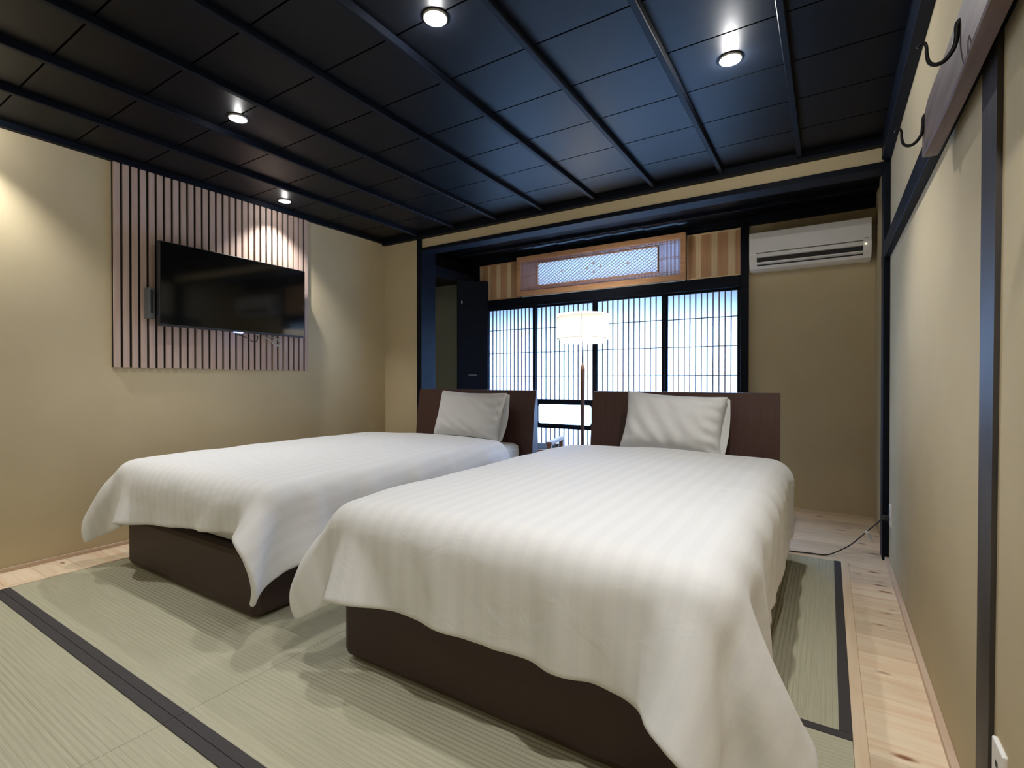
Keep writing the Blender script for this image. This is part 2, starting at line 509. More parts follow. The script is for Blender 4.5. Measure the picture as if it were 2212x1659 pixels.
PW = 0.1585
y = 3.475 - PW * 27
while y < 3.47:
    a = max(y, YF)
    plank(0.100, 0.298, a + 0.0006, y + PW - 0.0006)
    plank(XL, -3.552, a + 0.0006, y + PW - 0.0006)
    y += PW
y = 3.505
while y < YW + 0.25:
    plank(-5.2, -2.1, y + 0.0006, y + PW - 0.0006)
    plank(-2.099, 0.298, y + 0.0006, y + PW - 0.0006)
    y += PW
plank(XL, XR - 0.002, 3.4755, 3.5045)
part('edging_strip', M['pine'], floor, (0.064, 0.0995, YF, 3.475, -0.05, 0.001), bev=0.0015)
part('edging_strip', M['pine'], floor, (-3.5515, -3.512, YF, 3.475, -0.05, 0.001), bev=0.0015)


# ------------------------------------------------------------------ tatami mats
def tatami(x0, x1, y0, y1, axis, label, heri=('lo', 'hi')):
    t = thing('tatami_mat', label, 'tatami mat', ((x0 + x1) / 2, (y0 + y1) / 2, -0.05), 'tatami mats')
    g = 0.0008
    x0 += g; x1 -= g; y0 += g; y1 -= g
    HW = 0.033
    pitch = 0.0165
    a0, a1 = (y0, y1) if axis == 'x' else (x0, x1)
    b0, b1 = (x0, x1) if axis == 'x' else (y0, y1)
    n = int((a1 - a0) / pitch) * 6
    prof = [(a0, -0.045)]
    for i in range(n + 1):
        a = a0 + (a1 - a0) * i / n
        prof.append((a, -0.0036 + 0.0030 * abs(math.sin(math.pi * (a - a0) / pitch)) ** 0.7))
    prof.append((a1, -0.045))
    bm = bmesh.new()
    extrude_profile(bm, prof, b0, b1, 'x' if axis == 'x' else 'y')
    obj('rush_cover', bm, M['rush_x'] if axis == 'x' else M['rush_y'], t)
    for side in heri:
        h0, h1 = (a0, a0 + HW) if side == 'lo' else (a1 - HW, a1)
        bx = (b0, b1, h0, h1, -0.03, 0.0012) if axis == 'x' else (h0, h1, b0, b1, -0.03, 0.0012)
        part('border', M['heri'], t, bx, bev=0.0006)
    return t


TX = (-3.512, -1.72, 0.064)
tatami(TX[0], TX[1], 0.757, 1.793, 'x', 'tatami mat with dark borders under the foot of the bed nearer the television')
tatami(TX[1], TX[2], 0.757, 1.793, 'x', 'tatami mat with dark borders under the foot of the bed nearer the right wall')
tatami(TX[0], TX[1], YF, 0.757, 'x', 'tatami mat in the near left corner of the room')
tatami(TX[1], TX[2], YF, 0.757, 'x', 'nearest tatami mat at the bottom, right of the cross seam')
tw = (TX[2] - TX[0]) / 4
for k, lab in enumerate(('tatami mat along the television wall beneath the left bed', 'tatami mat under the middle of the left bed',
                         'tatami mat between the beds and under the right bed', 'tatami mat beside the pine strip by the right wall')):
    tatami(TX[0] + tw * k, TX[0] + tw * (k + 1), 1.793, 3.475, 'y', lab)


# ------------------------------------------------------------------ downlights
def downlight(x, y, label, w=SPOT_W, sc=0.06):
    z = ZC - 0.004
    t = thing('downlight', label, 'ceiling light', (x, y, z), 'ceiling downlights')
    bm = bmesh.new()
    lathe(bm, [(0.047, z + 0.006), (0.047, z - 0.004), (0.0385, z - 0.005), (0.036, z + 0.002), (0.036, z + 0.006)], (x, y), 32, closed=True)
    obj('ring', bm, M['trim_white'], t, True)
    bm = bmesh.new()
    lathe(bm, [(0.0355, z + 0.002), (0.030, z - 0.001), (0.012, z - 0.003)], (x, y), 24)
    obj('lens', bm, M['lens'], t)
    d = bpy.data.lights.new('spot_lamp', 'SPOT')
    d.energy = w
    d.color = WARM
    d.spot_size = R(104)
    d.spot_blend = 0.7
    d.shadow_soft_size = 0.022
    l = bpy.data.objects.new('spot_lamp', d)
    C.objects.link(l)
    l.parent = t
    l.location = (0, 0, -0.02)
    # added point fill, lifts walls and surfaces outside the spot cone
    d = bpy.data.lights.new('fill_point', 'POINT')
    d.energy = w * sc
    d.color = WARM
    d.shadow_soft_size = 0.01
    l = bpy.data.objects.new('fill_point', d)
    C.objects.link(l)
    l.parent = t
    l.location = (0, 0, -0.034)
    return t


downlight(-1.295, 1.497, 'round ceiling downlight above the foot of the right bed, largest in view', 31.0, 0.12)
downlight(-0.369, 2.378, 'round ceiling downlight nearest the hook board', 42.0, 0.2)
downlight(-2.685, 1.503, 'round ceiling downlight between the first two battens near the slat panel', 38.0, 0.02)
downlight(-3.608, 2.386, 'small round ceiling downlight above the television', 48.0, 0.015)
downlight(-3.608, 0.62, 'round ceiling downlight beside the television wall, nearer the viewer', 48.0)
downlight(0.03, 0.62, 'unseen ceiling downlight added above the viewer to brighten the right wall', 68.0, 0.1)  # added out of view, brightens right wall and floor beside it
downlight(-1.295, -0.26, 'unseen ceiling downlight added behind the viewer to light the bed fronts, right of the pair', 13.0)  # added pair out of view, lifts the foot ends of the beds
downlight(-2.685, -0.26, 'unseen ceiling downlight added behind the viewer to light the bed fronts, left of the pair', 13.0)  # second of the added pair

# ------------------------------------------------------------------ slat panel and television
sp = thing('slat_panel', 'tall panel of pale wooden slats on black backing behind the television', 'wall panel', (XL, 2.03, 1.135))
part('backing', M['felt'], sp, (XL + 0.0005, XL + 0.011, 1.334, 2.735, 1.135, 2.424))
ns = 29
pit = (2.742 - 1.337) / ns
for i in range(ns):
    a = 1.337 + pit * i
    part('slat', M['slat'], sp, (XL + 0.011, XL + 0.026, a, a + pit * 0.70, 1.133, 2.424), bev=0.001)
tv = thing('television', 'large flat black television mounted on the slat panel', 'television', (-3.72, 2.085, 1.40))
y0, y1, z0, z1 = 1.540, 2.632, 1.408, 1.962
part('cabinet', M['tvf'], tv, (-3.745, -3.708, y0, y1, z0, z1), bev=0.003)
part('back_bulge', M['tvf'], tv, (-3.775, -3.745, y0 + 0.14, y1 - 0.14, z0 + 0.03, z1 - 0.16), bev=0.008)
part('screen', M['tv'], tv, (-3.708, -3.7055, y0 + 0.006, y1 - 0.006, z0 + 0.014, z1 - 0.006))
part('bezel_strip', M['tvf'], tv, (-3.708, -3.704, y0 + 0.001, y1 - 0.001, z0 + 0.001, z0 + 0.013), bev=0.001)
part('standby_light', M['led'], tv, (-3.722, -3.7045, 2.035, 2.10, z0 - 0.006, z0 + 0.001))
part('wall_bracket', M['tvf'], tv, (-3.788, -3.774, 1.97, 2.20, 1.55, 1.78))
tv.rotation_euler = (0, R(0.6), R(1.6))
tv.location.x += 0.012
sb = thing('media_box', 'small dark box fixed behind the left edge of the television', 'electronics', (-3.745, 1.52, 1.452))
part('case', M['grey_plastic'], sb, (XL + 0.027, -3.728, 1.500, 1.5375, 1.455, 1.655), bev=0.004)
part('port_strip', M['dark_gap'], sb, (-3.7285, -3.7265, 1.512, 1.528, 1.49, 1.64))
bm = bmesh.new()
tube(bm, [(-3.786, 2.09, 1.402), (-3.765, 2.13, 1.390), (-3.752, 2.17, 1.372), (-3.756, 2.21, 1.352), (-3.765, 2.25, 1.36), (-3.786, 2.27, 1.400)], 0.003)
tag(obj('signal_cable', bm, M['cable_b'], None, True), 'thin black cable drooping under the television', 'cable')
bm = bmesh.new()
tube(bm, [(-3.786, 2.30, 1.402), (-3.758, 2.33, 1.382), (-3.738, 2.37, 1.345), (-3.738, 2.405, 1.328), (-3.740, 2.425, 1.345),
          (-3.755, 2.415, 1.380), (-3.786, 2.38, 1.400)], 0.0042)
tube(bm, [(-3.786, 2.34, 1.400), (-3.758, 2.37, 1.372), (-3.742, 2.40, 1.342), (-3.744, 2.43, 1.336), (-3.756, 2.435, 1.37), (-3.786, 2.42, 1.400)], 0.0036)
tag(obj('power_cable', bm, M['cable_w'], None, True), 'looped white cable hanging under the television', 'cable')


# ------------------------------------------------------------------ paper screens
def shoji(x0, x1, y, label, full):
    t = thing('shoji_screen', label, 'paper screen', ((x0 + x1) / 2, y, 0.03), 'sliding paper screens')
    st = 0.032
    zb, zt = 0.031, 1.861
    part('stile', M['black'], t, (x0, x0 + st, y - 0.014, y + 0.014, zb, zt), bev=0.002)
    part('stile', M['black'], t, (x1 - st, x1, y - 0.014, y + 0.014, zb, zt), bev=0.002)
    a, b = x0 + st, x1 - st
    for r0, r1 in ((zt - 0.018, zt), (0.805, 0.850), (0.540, 0.578), (zb, zb + 0.06)):
        part('rail', M['black'], t, (a, b, y - 0.012, y + 0.012, r0, r1), bev=0.0015)
    bm = bmesh.new()
    bm.faces.new([bm.verts.new(p) for p in ((a, y + 0.006, 0.85), (b, y + 0.006, 0.85), (b, y + 0.006, zt - 0.018), (a, y + 0.006, zt - 0.018))])
    obj('paper', bm, M['paper'], t)
    n = 12
    for k in range(1, n):
        xx = a + (b - a) * k / n
        part('lattice_bar', M['kumiko'], t, (xx - 0.0042, xx + 0.0042, y - 0.009, y + 0.005, 0.85, zt - 0.018))
        part('lattice_bar', M['kumiko'], t, (xx - 0.0042, xx + 0.0042, y - 0.009, y + 0.005, zb + 0.06, 0.54))
    for z in (1.616, 1.357, 1.098):
        part('lattice_bar', M['kumiko'], t, (a, b, y - 0.0055, y + 0.0055, z - 0.0036, z + 0.0036))
    # middle glass with rounded corners: frame with a rounded opening
    bm = bmesh.new()
    def rr(x0, x1, z0, z1, r, k=6):
        out = []
        for cx, cz, s in ((x1 - r, z1 - r, 0), (x0 + r, z1 - r, 90), (x0 + r, z0 + r, 180), (x1 - r, z0 + r, 270)):
            for i in range(k + 1):
                q = R(s + 90 * i / k)
                out.append((cx + r * math.cos(q), cz + r * math.sin(q)))
        return out
    O = rr(a, b, 0.578, 0.805, 0.0005)
    I = rr(a + 0.012, b - 0.012, 0.586, 0.797, 0.03)
    lv = []
    for yy in (y - 0.010, y + 0.010):
        lv.append(([bm.verts.new((p[0], yy, p[1])) for p in O], [bm.verts.new((p[0], yy, p[1])) for p in I]))
    n2 = len(O)
    for i in range(n2):
        j = (i + 1) % n2
        bm.faces.new((lv[0][0][i], lv[0][0][j], lv[0][1][j], lv[0][1][i]))
        bm.faces.new((lv[1][0][i], lv[1][1][i], lv[1][1][j], lv[1][0][j]))
        bm.faces.new((lv[0][1][i], lv[0][1][j], lv[1][1][j], lv[1][1][i]))
    obj('pane_frame', bm, M['black'], t)
    for nm, r0, r1 in (('pane', 0.578, 0.805), ('pane', zb + 0.06, 0.54)):
        bm = bmesh.new()
        bm.faces.new([bm.verts.new(p) for p in ((a, y + 0.0065, r0), (b, y + 0.0065, r0), (b, y + 0.0065, r1), (a, y + 0.0065, r1))])
        obj(nm, bm, M['frost'], t)
    return t


shoji(-3.33, -2.688, 4.748, 'paper screen farthest left, beside the dark door leaf', 1)
shoji(-2.718, -2.006, 4.780, 'paper screen directly behind the floor lamp and stool', 1)
shoji(-2.004, -1.296, 4.748, 'paper screen just right of the floor lamp', 1)
shoji(-1.312, -0.646, 4.780, 'paper screen nearest the air conditioner', 1)

# ------------------------------------------------------------------ transom
rn = thing('transom', 'cherry wood transom with diamond lattice above the paper screens', 'transom', (-2.0, 4.69, 1.962))
fx0, fx1, fz0, fz1 = -2.885, -1.094, 1.962, 2.389
ox0, ox1, oz0, oz1 = -2.840, -1.141, 2.016, 2.339
ix0, ix1, iz0, iz1 = -2.627, -1.351, 2.064, 2.296
YR = 4.690
part('frame_rail', M['cherry'], rn, (fx0, fx1, YR - 0.025, YR + 0.02, oz1, fz1), bev=0.003)
part('frame_rail', M['cherry'], rn, (fx0, fx1, YR - 0.025, YR + 0.02, fz0, oz0), bev=0.003)
part('frame_stile', M['cherry'], rn, (fx0, ox0, YR - 0.025, YR + 0.02, oz0, oz1), bev=0.003)
part('frame_stile', M['cherry'], rn, (ox1, fx1, YR - 0.025, YR + 0.02, oz0, oz1), bev=0.003)
for b in ((ix0 - 0.008, ix1 + 0.008, YR - 0.018, YR + 0.006, iz1, iz1 + 0.009), (ix0 - 0.008, ix1 + 0.008, YR - 0.018, YR + 0.006, iz0 - 0.009, iz0),
          (ix0 - 0.008, ix0, YR - 0.018, YR + 0.006, iz0, iz1), (ix1, ix1 + 0.008, YR - 0.018, YR + 0.006, iz0, iz1)):
    part('inner_frame', M['cherry'], rn, b, bev=0.001)
bm = bmesh.new()
n = 146
for k in range(n + 1):
    xx = ox0 + (ox1 - ox0) * k / n
    w = 0.0026
    if ix0 - 0.008 < xx < ix1 + 0.008:
        box(bm, xx - w, xx + w, YR - 0.006, YR + 0.006, oz0, iz0 - 0.009)
        box(bm, xx - w, xx + w, YR - 0.006, YR + 0.006, iz1 + 0.009, oz1)
    else:
        box(bm, xx - w, xx + w, YR - 0.006, YR + 0.006, oz0, oz1)
o = obj('fine_slats', bm, M['kumiko_red'], rn); o['kind'] = 'stuff'
for z in (2.326, 2.309, 2.183, 2.168, 2.046, 2.029):
    if iz0 - 0.009 < z < iz1 + 0.009:
        part('cross_bar', M['kumiko_red'], rn, (ox0, ix0 - 0.008, YR - 0.008, YR - 0.004, z - 0.0022, z + 0.0022))
        part('cross_bar', M['kumiko_red'], rn, (ix1 + 0.008, ox1, YR - 0.008, YR - 0.004, z - 0.0022, z + 0.0022))
    else:
        part('cross_bar', M['kumiko_red'], rn, (ox0, ox1, YR - 0.008, YR - 0.004, z - 0.0022, z + 0.0022))
# diamond lattice: bars clipped to the inner opening
bm = bmesh.new()
sl = 0.66          # rise per run
pitx = 0.0465
for sgn in (1, -1):
    c = -40
    for c in range(-12, 60):
        xs = ix0 + c * pitx
        pts = []
        # line z = iz0 + sgn*sl*(x-xs)  (for sgn -1 starts at the top)
        zb = iz0 if sgn > 0 else iz1
        xa, xb = max(ix0, xs), min(ix1, xs + (iz1 - iz0) / sl)
        if xb - xa < 0.006:
            continue
        za, zbb = zb + sgn * sl * (xa - xs), zb + sgn * sl * (xb - xs)
        d = Vector((xb - xa, 0, zbb - za)).normalized()
        nrm = Vector((-d.z, 0, d.x)) * 0.0019
        y0_, y1_ = (YR - 0.010, YR - 0.003) if sgn > 0 else (YR - 0.003, YR + 0.004)
        A = Vector((xa, 0, za)); B = Vector((xb, 0, zbb))
        q = [A + nrm, B + nrm, B - nrm, A - nrm]
        lo = [bm.verts.new((p.x, y0_, p.z)) for p in q]
        hi = [bm.verts.new((p.x, y1_, p.z)) for p in q]
        for i in range(4):
            bm.faces.new((lo[i], lo[(i + 1) % 4], hi[(i + 1) % 4], hi[i]))
        bm.faces.new(lo[::-1]); bm.faces.new(hi)
o = obj('diamond_lattice', bm, M['kumiko_red'], rn); o['kind'] = 'stuff'
for fx, fz in ((-2.34, 2.186), (-2.06, 2.18), (-1.99, 2.223), (-1.917, 2.18), (-1.987, 2.135), (-1.636, 2.176)):
    bm = bmesh.new()
    pts = []
    for k in range(12):
        r = 0.017 if k % 2 == 0 else 0.007
        pts.append((fx + r * math.sin(k * math.pi / 6), fz + r * math.cos(k * math.pi / 6)))
    extrude_profile(bm, pts, YR - 0.014, YR - 0.008, 'y')
    obj('flower_inlay', bm, M['cherry'], rn)
bm = bmesh.new()
bm.faces.new([bm.verts.new(p) for p in ((ox0, YR + 0.016, oz0), (ox1, YR + 0.016, oz0), (ox1, YR + 0.016, oz1), (ox0, YR + 0.016, oz1))])
obj('paper', bm, M['paper'], rn)


def board_panel(x0, x1, edges, first_dark, label, rimside):
    y0 = 4.715
    t = thing('board_panel', label, 'wood panel', ((x0 + x1) / 2, y0, 1.962), 'striped board panels beside the transom')
    d = first_dark
    for i in range(len(edges) - 1):
        part('plank', M['dark_board'] if d else M['light_board'], t, (edges[i], edges[i + 1] - 0.0006, y0, y0 + 0.018, 1.972, 2.352), bev=0.0008)
        d = not d
    rim = M['light_board'] if rimside == 'r' else M['cherry']
    part('rim', rim, t, (x0, x1, y0 - 0.004, y0 + 0.022, 2.352, 2.366), bev=0.001)
    part('rim', rim, t, (x0, x1, y0 - 0.004, y0 + 0.022, 1.960, 1.972), bev=0.001)
    if rimside == 'r':
        part('rim', rim, t, (x0, edges[0], y0 - 0.010, y0 + 0.022, 1.960, 2.366), bev=0.001)
    else:
        part('rim', rim, t, (edges[-1], x1, y0 - 0.004, y0 + 0.022, 1.960, 2.366), bev=0.001)
    part('light_block_board', M['black'], t, (x0 - 0.025 if rimside == 'r' else x0, x1 + 0.025 if rimside == 'l' else x1, y0 + 0.022, y0 + 0.04, 1.96, 2.39))  # hidden backing, widened to stop light leaking past the panel edge


board_panel(-1.090, -0.646, [-1.077, -1.021, -0.970, -0.884, -0.830, -0.745, -0.684, -0.646], True, 'striped light and reddish board panel beside the air conditioner', 'r')
board_panel(-3.41, -2.888, [-3.41, -3.374, -3.30, -3.26, -3.178, -3.123, -3.035, -2.985, -2.905], False, 'striped light and reddish board panel above the dark door leaf', 'l')

# ------------------------------------------------------------------ dark door leaf standing ajar
dl = thing('door_leaf', 'tall black door leaf standing ajar left of the paper screens', 'door')
L0, L1 = Vector((-3.495, 4.40, 0)), Vector((-3.268, 4.675, 0))
dv = (L1 - L0)
wd = dv.length
dl.location = (L0.x, L0.y, 0.01)
dl.rotation_euler = (0, 0, math.atan2(dv.y, dv.x))


def lpart(name, m, parent, *boxes, bev=0.0, smooth=False):
    bm = bmesh.new()
    for b in boxes:
        box(bm, *b, bev=bev)
    bmesh.ops.recalc_face_normals(bm, faces=bm.faces)
    me = bpy.data.meshes.new(name)
    bm.to_mesh(me); bm.free()
    return link(name, me, m, parent, smooth)


lpart('leaf', M['black'], dl, (0, wd, -0.018, 0.018, 0, 2.16), bev=0.012)
lpart('pull_slot', M['metal'], dl, (wd * 0.35, wd * 0.62, -0.0195, -0.0175, 1.100, 1.106))
lpart('catch', M['metal'], dl, (wd * 0.12, wd * 0.16, -0.024, -0.018, 1.895, 1.925), bev=0.002)

# ------------------------------------------------------------------ air conditioner
acu = thing('air_conditioner', 'white wall-mounted air conditioner above the bare alcove wall', 'air conditioner', (-0.145, 4.74, 1.955))
ax0, ax1 = -0.556, 0.264
yf = 4.53
prof = [(4.748, 1.965), (4.748, 2.258), (4.60, 2.262), (yf + 0.01, 2.252), (yf, 2.235), (yf, 2.09), (4.60, 2.085), (4.64, 2.06), (4.66, 2.0), (4.70, 1.962)]
bm = bmesh.new(); extrude_profile(bm, prof, ax0 + 0.05, ax1 - 0.05, 'x'); obj('body', bm, M['white_plastic'], acu)
side = [(4.748, 1.962), (4.748, 2.258), (4.60, 2.262), (yf + 0.01, 2.252), (yf, 2.235), (yf + 0.001, 2.07), (yf + 0.014, 2.01), (yf + 0.045, 1.966), (4.62, 1.955)]
for a, b in ((ax0, ax0 + 0.055), (ax1 - 0.05, ax1)):
    bm = bmesh.new(); extrude_profile(bm, side, a, b, 'x'); obj('end_cap', bm, M['white_plastic'], acu)
bm = bmesh.new()
box(bm, ax0 + 0.001, ax1 - 0.001, yf - 0.010, yf + 0.004, 2.088, 2.250, bev=0.004)
obj('front_panel', bm, M['white_plastic'], acu)
sx0, sx1 = ax0 + 0.055, ax1 - 0.05
part('upper_lip', M['white_plastic'], acu, (sx0, sx1, yf - 0.001, yf + 0.05, 2.050, 2.082), bev=0.004)
bm = bmesh.new()
extrude_profile(bm, [(yf + 0.03, 2.05), (yf + 0.035, 1.985), (yf + 0.06, 1.975), (yf + 0.10, 2.0), (yf + 0.09, 2.06)], sx0, sx1, 'x')
obj('vent', bm, M['dark_gap'], acu)
bm = bmesh.new()
extrude_profile(bm, [(yf + 0.010, 2.013), (yf + 0.014, 2.004), (yf + 0.045, 1.992), (yf + 0.045, 2.0)], sx0, sx1, 'x')
obj('louver', bm, M['white_plastic'], acu)
bm = bmesh.new()
extrude_profile(bm, [(yf + 0.026, 1.984), (yf + 0.045, 1.964), (yf + 0.10, 1.955), (yf + 0.17, 1.962), (yf + 0.12, 1.985), (yf + 0.05, 1.982)], sx0, sx1, 'x')
obj('lower_lip', bm, M['white_plastic'], acu)
bm = bmesh.new()
lathe(bm, [(0.0001, 0.0), (0.004, 0.0), (0.004, 0.003), (0.0001, 0.003)], (0, 0), 12)
for v in bm.verts:
    v.co = Vector((0.229 + v.co.x, yf + 0.001 - v.co.z, 2.060 + v.co.y))
obj('indicator_light', bm, M['led_w'], acu)
part('mark', M['grey_plastic'], acu, (0.216, 0.246, yf - 0.0108, yf - 0.0098, 2.098, 2.102))

# ------------------------------------------------------------------ floor lamp
lx, ly = -1.845, 4.10
fl = thing('floor_lamp', 'lit floor lamp with white drum shade on a tapered wooden pole', 'lamp', (lx, ly, 0))
bm = bmesh.new(); lathe(bm, [(0.13, 0.0), (0.13, 0.012), (0.12, 0.02), (0.03, 0.026), (0.02, 0.04)], (lx, ly), 40)
obj('base', bm, M['walnut'], fl, True)
bm = bmesh.new()
prof = [(0.010, 0.03), (0.0135, 0.3), (0.0165, 0.7), (0.0205, 1.10), (0.0215, 1.150), (0.017, 1.172), (0.006, 1.205)]
lathe(bm, prof, (lx, ly), 8)
obj('pole', bm, M['walnut'], fl)
bm = bmesh.new(); lathe(bm, [(0.0075, 1.19), (0.0075, 1.44)], (lx, ly), 12); obj('stem', bm, M['dark_metal'], fl, True)


def drum(name, m, r, z0, z1, parent, th=0.0015):
    bm = bmesh.new()
    seg = 64
    a = [bm.verts.new((lx + r * math.cos(2 * math.pi * k / seg), ly + r * math.sin(2 * math.pi * k / seg), z0)) for k in range(seg)]
    b = [bm.verts.new((lx + r * math.cos(2 * math.pi * k / seg), ly + r * math.sin(2 * math.pi * k / seg), z1)) for k in range(seg)]
    for k in range(seg):
        bm.faces.new((a[k], a[(k + 1) % seg], b[(k + 1) % seg], b[k]))
    return obj(name, bm, m, parent, True)


sh = drum('lamp_shade', M['shade'], 0.227, 1.418, 1.634, fl)
bm = bmesh.new()
lathe(bm, [(0.2285, 1.416), (0.2285, 1.421), (0.2255, 1.421), (0.2255, 1.416)], (lx, ly), 64, closed=True)
obj('rim_wire', bm, M['shade'], sh, True)
q = R(-68)
bm = bmesh.new(); tube(bm, [(lx + 0.2275 * math.cos(q), ly + 0.2275 * math.sin(q), 1.419), (lx + 0.2275 * math.cos(q), ly + 0.2275 * math.sin(q), 1.633)], 0.0014, 6, 2)
obj('seam', bm, M['tag'], sh)
drum('inner_diffuser', M['shade'], 0.19, 1.385, 1.60, fl)
bm = bmesh.new(); lathe(bm, [(0.075, 1.628), (0.078, 1.640), (0.074, 1.648), (0.02, 1.652)], (lx, ly), 32)
obj('top_cap', bm, M['shade'], fl, True)
bm = bmesh.new(); lathe(bm, [(0.012, 1.44), (0.02, 1.46), (0.03, 1.50), (0.02, 1.535), (0.004, 1.545)], (lx, ly), 20)
obj('bulb', bm, emit('lamp_bulb', (1.0, 0.86, 0.62), 6.0), fl, True)
d = bpy.data.lights.new('bulb_light', 'POINT'); d.energy = LAMP_W; d.color = (1.0, 0.92, 0.80); d.shadow_soft_size = 0.05
l = bpy.data.objects.new('bulb_light', d); C.objects.link(l); l.parent = fl; l.location = (0.06, -0.02, 1.50)

# ------------------------------------------------------------------ wooden stool behind the left bed
ch = thing('stool', 'low wooden stool with dark seat behind the left headboard', 'stool', (-2.34, 3.98, 0))
ch.rotation_euler = (0, 0, R(13))
for sx in (-1, 1):
    x = sx * 0.26
    lpart('side_rail', M['oak'], ch, (x - 0.026, x + 0.026, -0.22, 0.27, 0.490, 0.520), bev=0.006)
    lpart('leg', M['oak'], ch, (x - 0.018, x + 0.018, 0.225, 0.262, 0.0, 0.495), bev=0.004)
    lpart('leg', M['oak'], ch, (x - 0.018, x + 0.018, -0.21, -0.173, 0.0, 0.495), bev=0.004)
for y in (-0.19, 0.243):
    lpart('cross_rail', M['oak'], ch, (-0.235, 0.235, y - 0.014, y + 0.014, 0.40, 0.45), bev=0.004)
lpart('seat', M['seat'], ch, (-0.225, 0.225, -0.17, 0.22, 0.36, 0.452), bev=0.025)

# ------------------------------------------------------------------ hook board and outlets on the right wall
hb = thing('hook_board', 'weathered brown wooden board with iron hooks on the right wall', 'coat rack', (0.255, 1.2, 1.709))
bm = bmesh.new()
rows = []
N_ = 40
rng = random.Random(3)
for i in range(N_ + 1):
    y = 0.30 + (1.93 - 0.30) * i / N_
    top = 1.855 + 0.006 * math.sin(y * 5.1) + rng.uniform(-0.0015, 0.0015)
    bot = 1.710 + 0.002 * math.sin(y * 7)
    xf = 0.2366 + 0.0025 * math.sin(y * 9.0)
    if i == N_ - 1:
        top -= 0.012
    if i == N_:
        top -= 0.045; bot += 0.004
    rows.append([bm.verts.new(p) for p in ((xf + 0.002, y, bot), (xf, y, bot + 0.006), (xf, y, (top + bot) / 2), (xf + 0.001, y, top - 0.004), (xf + 0.004, y, top), (0.2695, y, top), (0.2695, y, bot))])
for i in range(N_):
    for k in range(7):
        bm.faces.new((rows[i][k], rows[i][(k + 1) % 7], rows[i + 1][(k + 1) % 7], rows[i + 1][k]))
bm.faces.new(rows[0]); bm.faces.new(rows[-1][::-1])
obj('board', bm, M['old_beam'], hb)
for hy in (1.90, 1.445, 0.99):
    bm = bmesh.new()
    tube(bm, [(0.240, hy, 1.832), (0.2335, hy, 1.822), (0.2325, hy, 1.80), (0.228, hy, 1.775), (0.214, hy, 1.754), (0.199, hy, 1.749),
              (0.187, hy, 1.757), (0.1825, hy, 1.776), (0.1815, hy, 1.795), (0.177, hy, 1.805), (0.170, hy, 1.803), (0.166, hy, 1.797)],
         [0.006, 0.006, 0.0055, 0.0048, 0.0045, 0.0043, 0.004, 0.0038, 0.0035, 0.0032, 0.003, 0.003], 8, 5)
    h = obj('hook', bm, M['iron'], hb, True)
    h['label'] = 'black wrought iron hook'


def outlet(y0, y1, z0, z1, label):
    t = thing('wall_outlet', label, 'outlet', (XR, (y0 + y1) / 2, z0), 'white wall outlets')
    part('plate', M['white_plastic'], t, (XR - 0.009, XR + 0.001, y0, y1, z0, z1), bev=0.003)
    for zz in (z0 + (z1 - z0) * 0.33, z0 + (z1 - z0) * 0.67):
        part('socket', M['dark_gap'], t, (XR - 0.0096, XR - 0.0085, (y0 + y1) / 2 - 0.008, (y0 + y1) / 2 + 0.008, zz - 0.006, zz + 0.006))


outlet(3.47, 3.54, 0.235, 0.355, 'white wall outlet beside the black alcove post with the cord')
outlet(1.345, 1.42, 0.19, 0.31, 'white wall outlet at the bottom right beside the brown wall post')

# ------------------------------------------------------------------ cord
t = thing('extension_cord', 'thin black power cord running from outlet across plank floor', 'cord', (0.1, 3.7, 0))
bm = bmesh.new()
tube(bm, [(-0.75, 3.53, 0.005), (-0.40, 3.50, 0.005), (-0.183, 3.512, 0.005), (-0.09, 3.530, 0.005), (-0.013, 3.542, 0.005), (0.045, 3.60, 0.018), (0.1106, 3.66, 0.05),
          (0.155, 3.665, 0.098), (0.195, 3.66, 0.147), (0.232, 3.63, 0.200), (0.255, 3.59, 0.240), (0.262, 3.55, 0.262), (0.288, 3.515, 0.275)], 0.0036, 8, 6)
obj('cable', bm, M['cable_b'], t, True)
part('plug', M['cable_b'], t, (0.262, 0.291, 3.50, 3.528, 0.262, 0.29), bev=0.004)
cl = part('clip', M['white_plastic'], t, (0.186, 0.203, 3.651, 3.669, 0.138, 0.155), bev=0.003)
bm = bmesh.new(); extrude_profile(bm, [(0.197, 0.142), (0.212, 0.138), (0.230, 0.096), (0.219, 0.091)], 3.660, 3.6615, 'y')
obj('tag', bm, M['tag'], t)


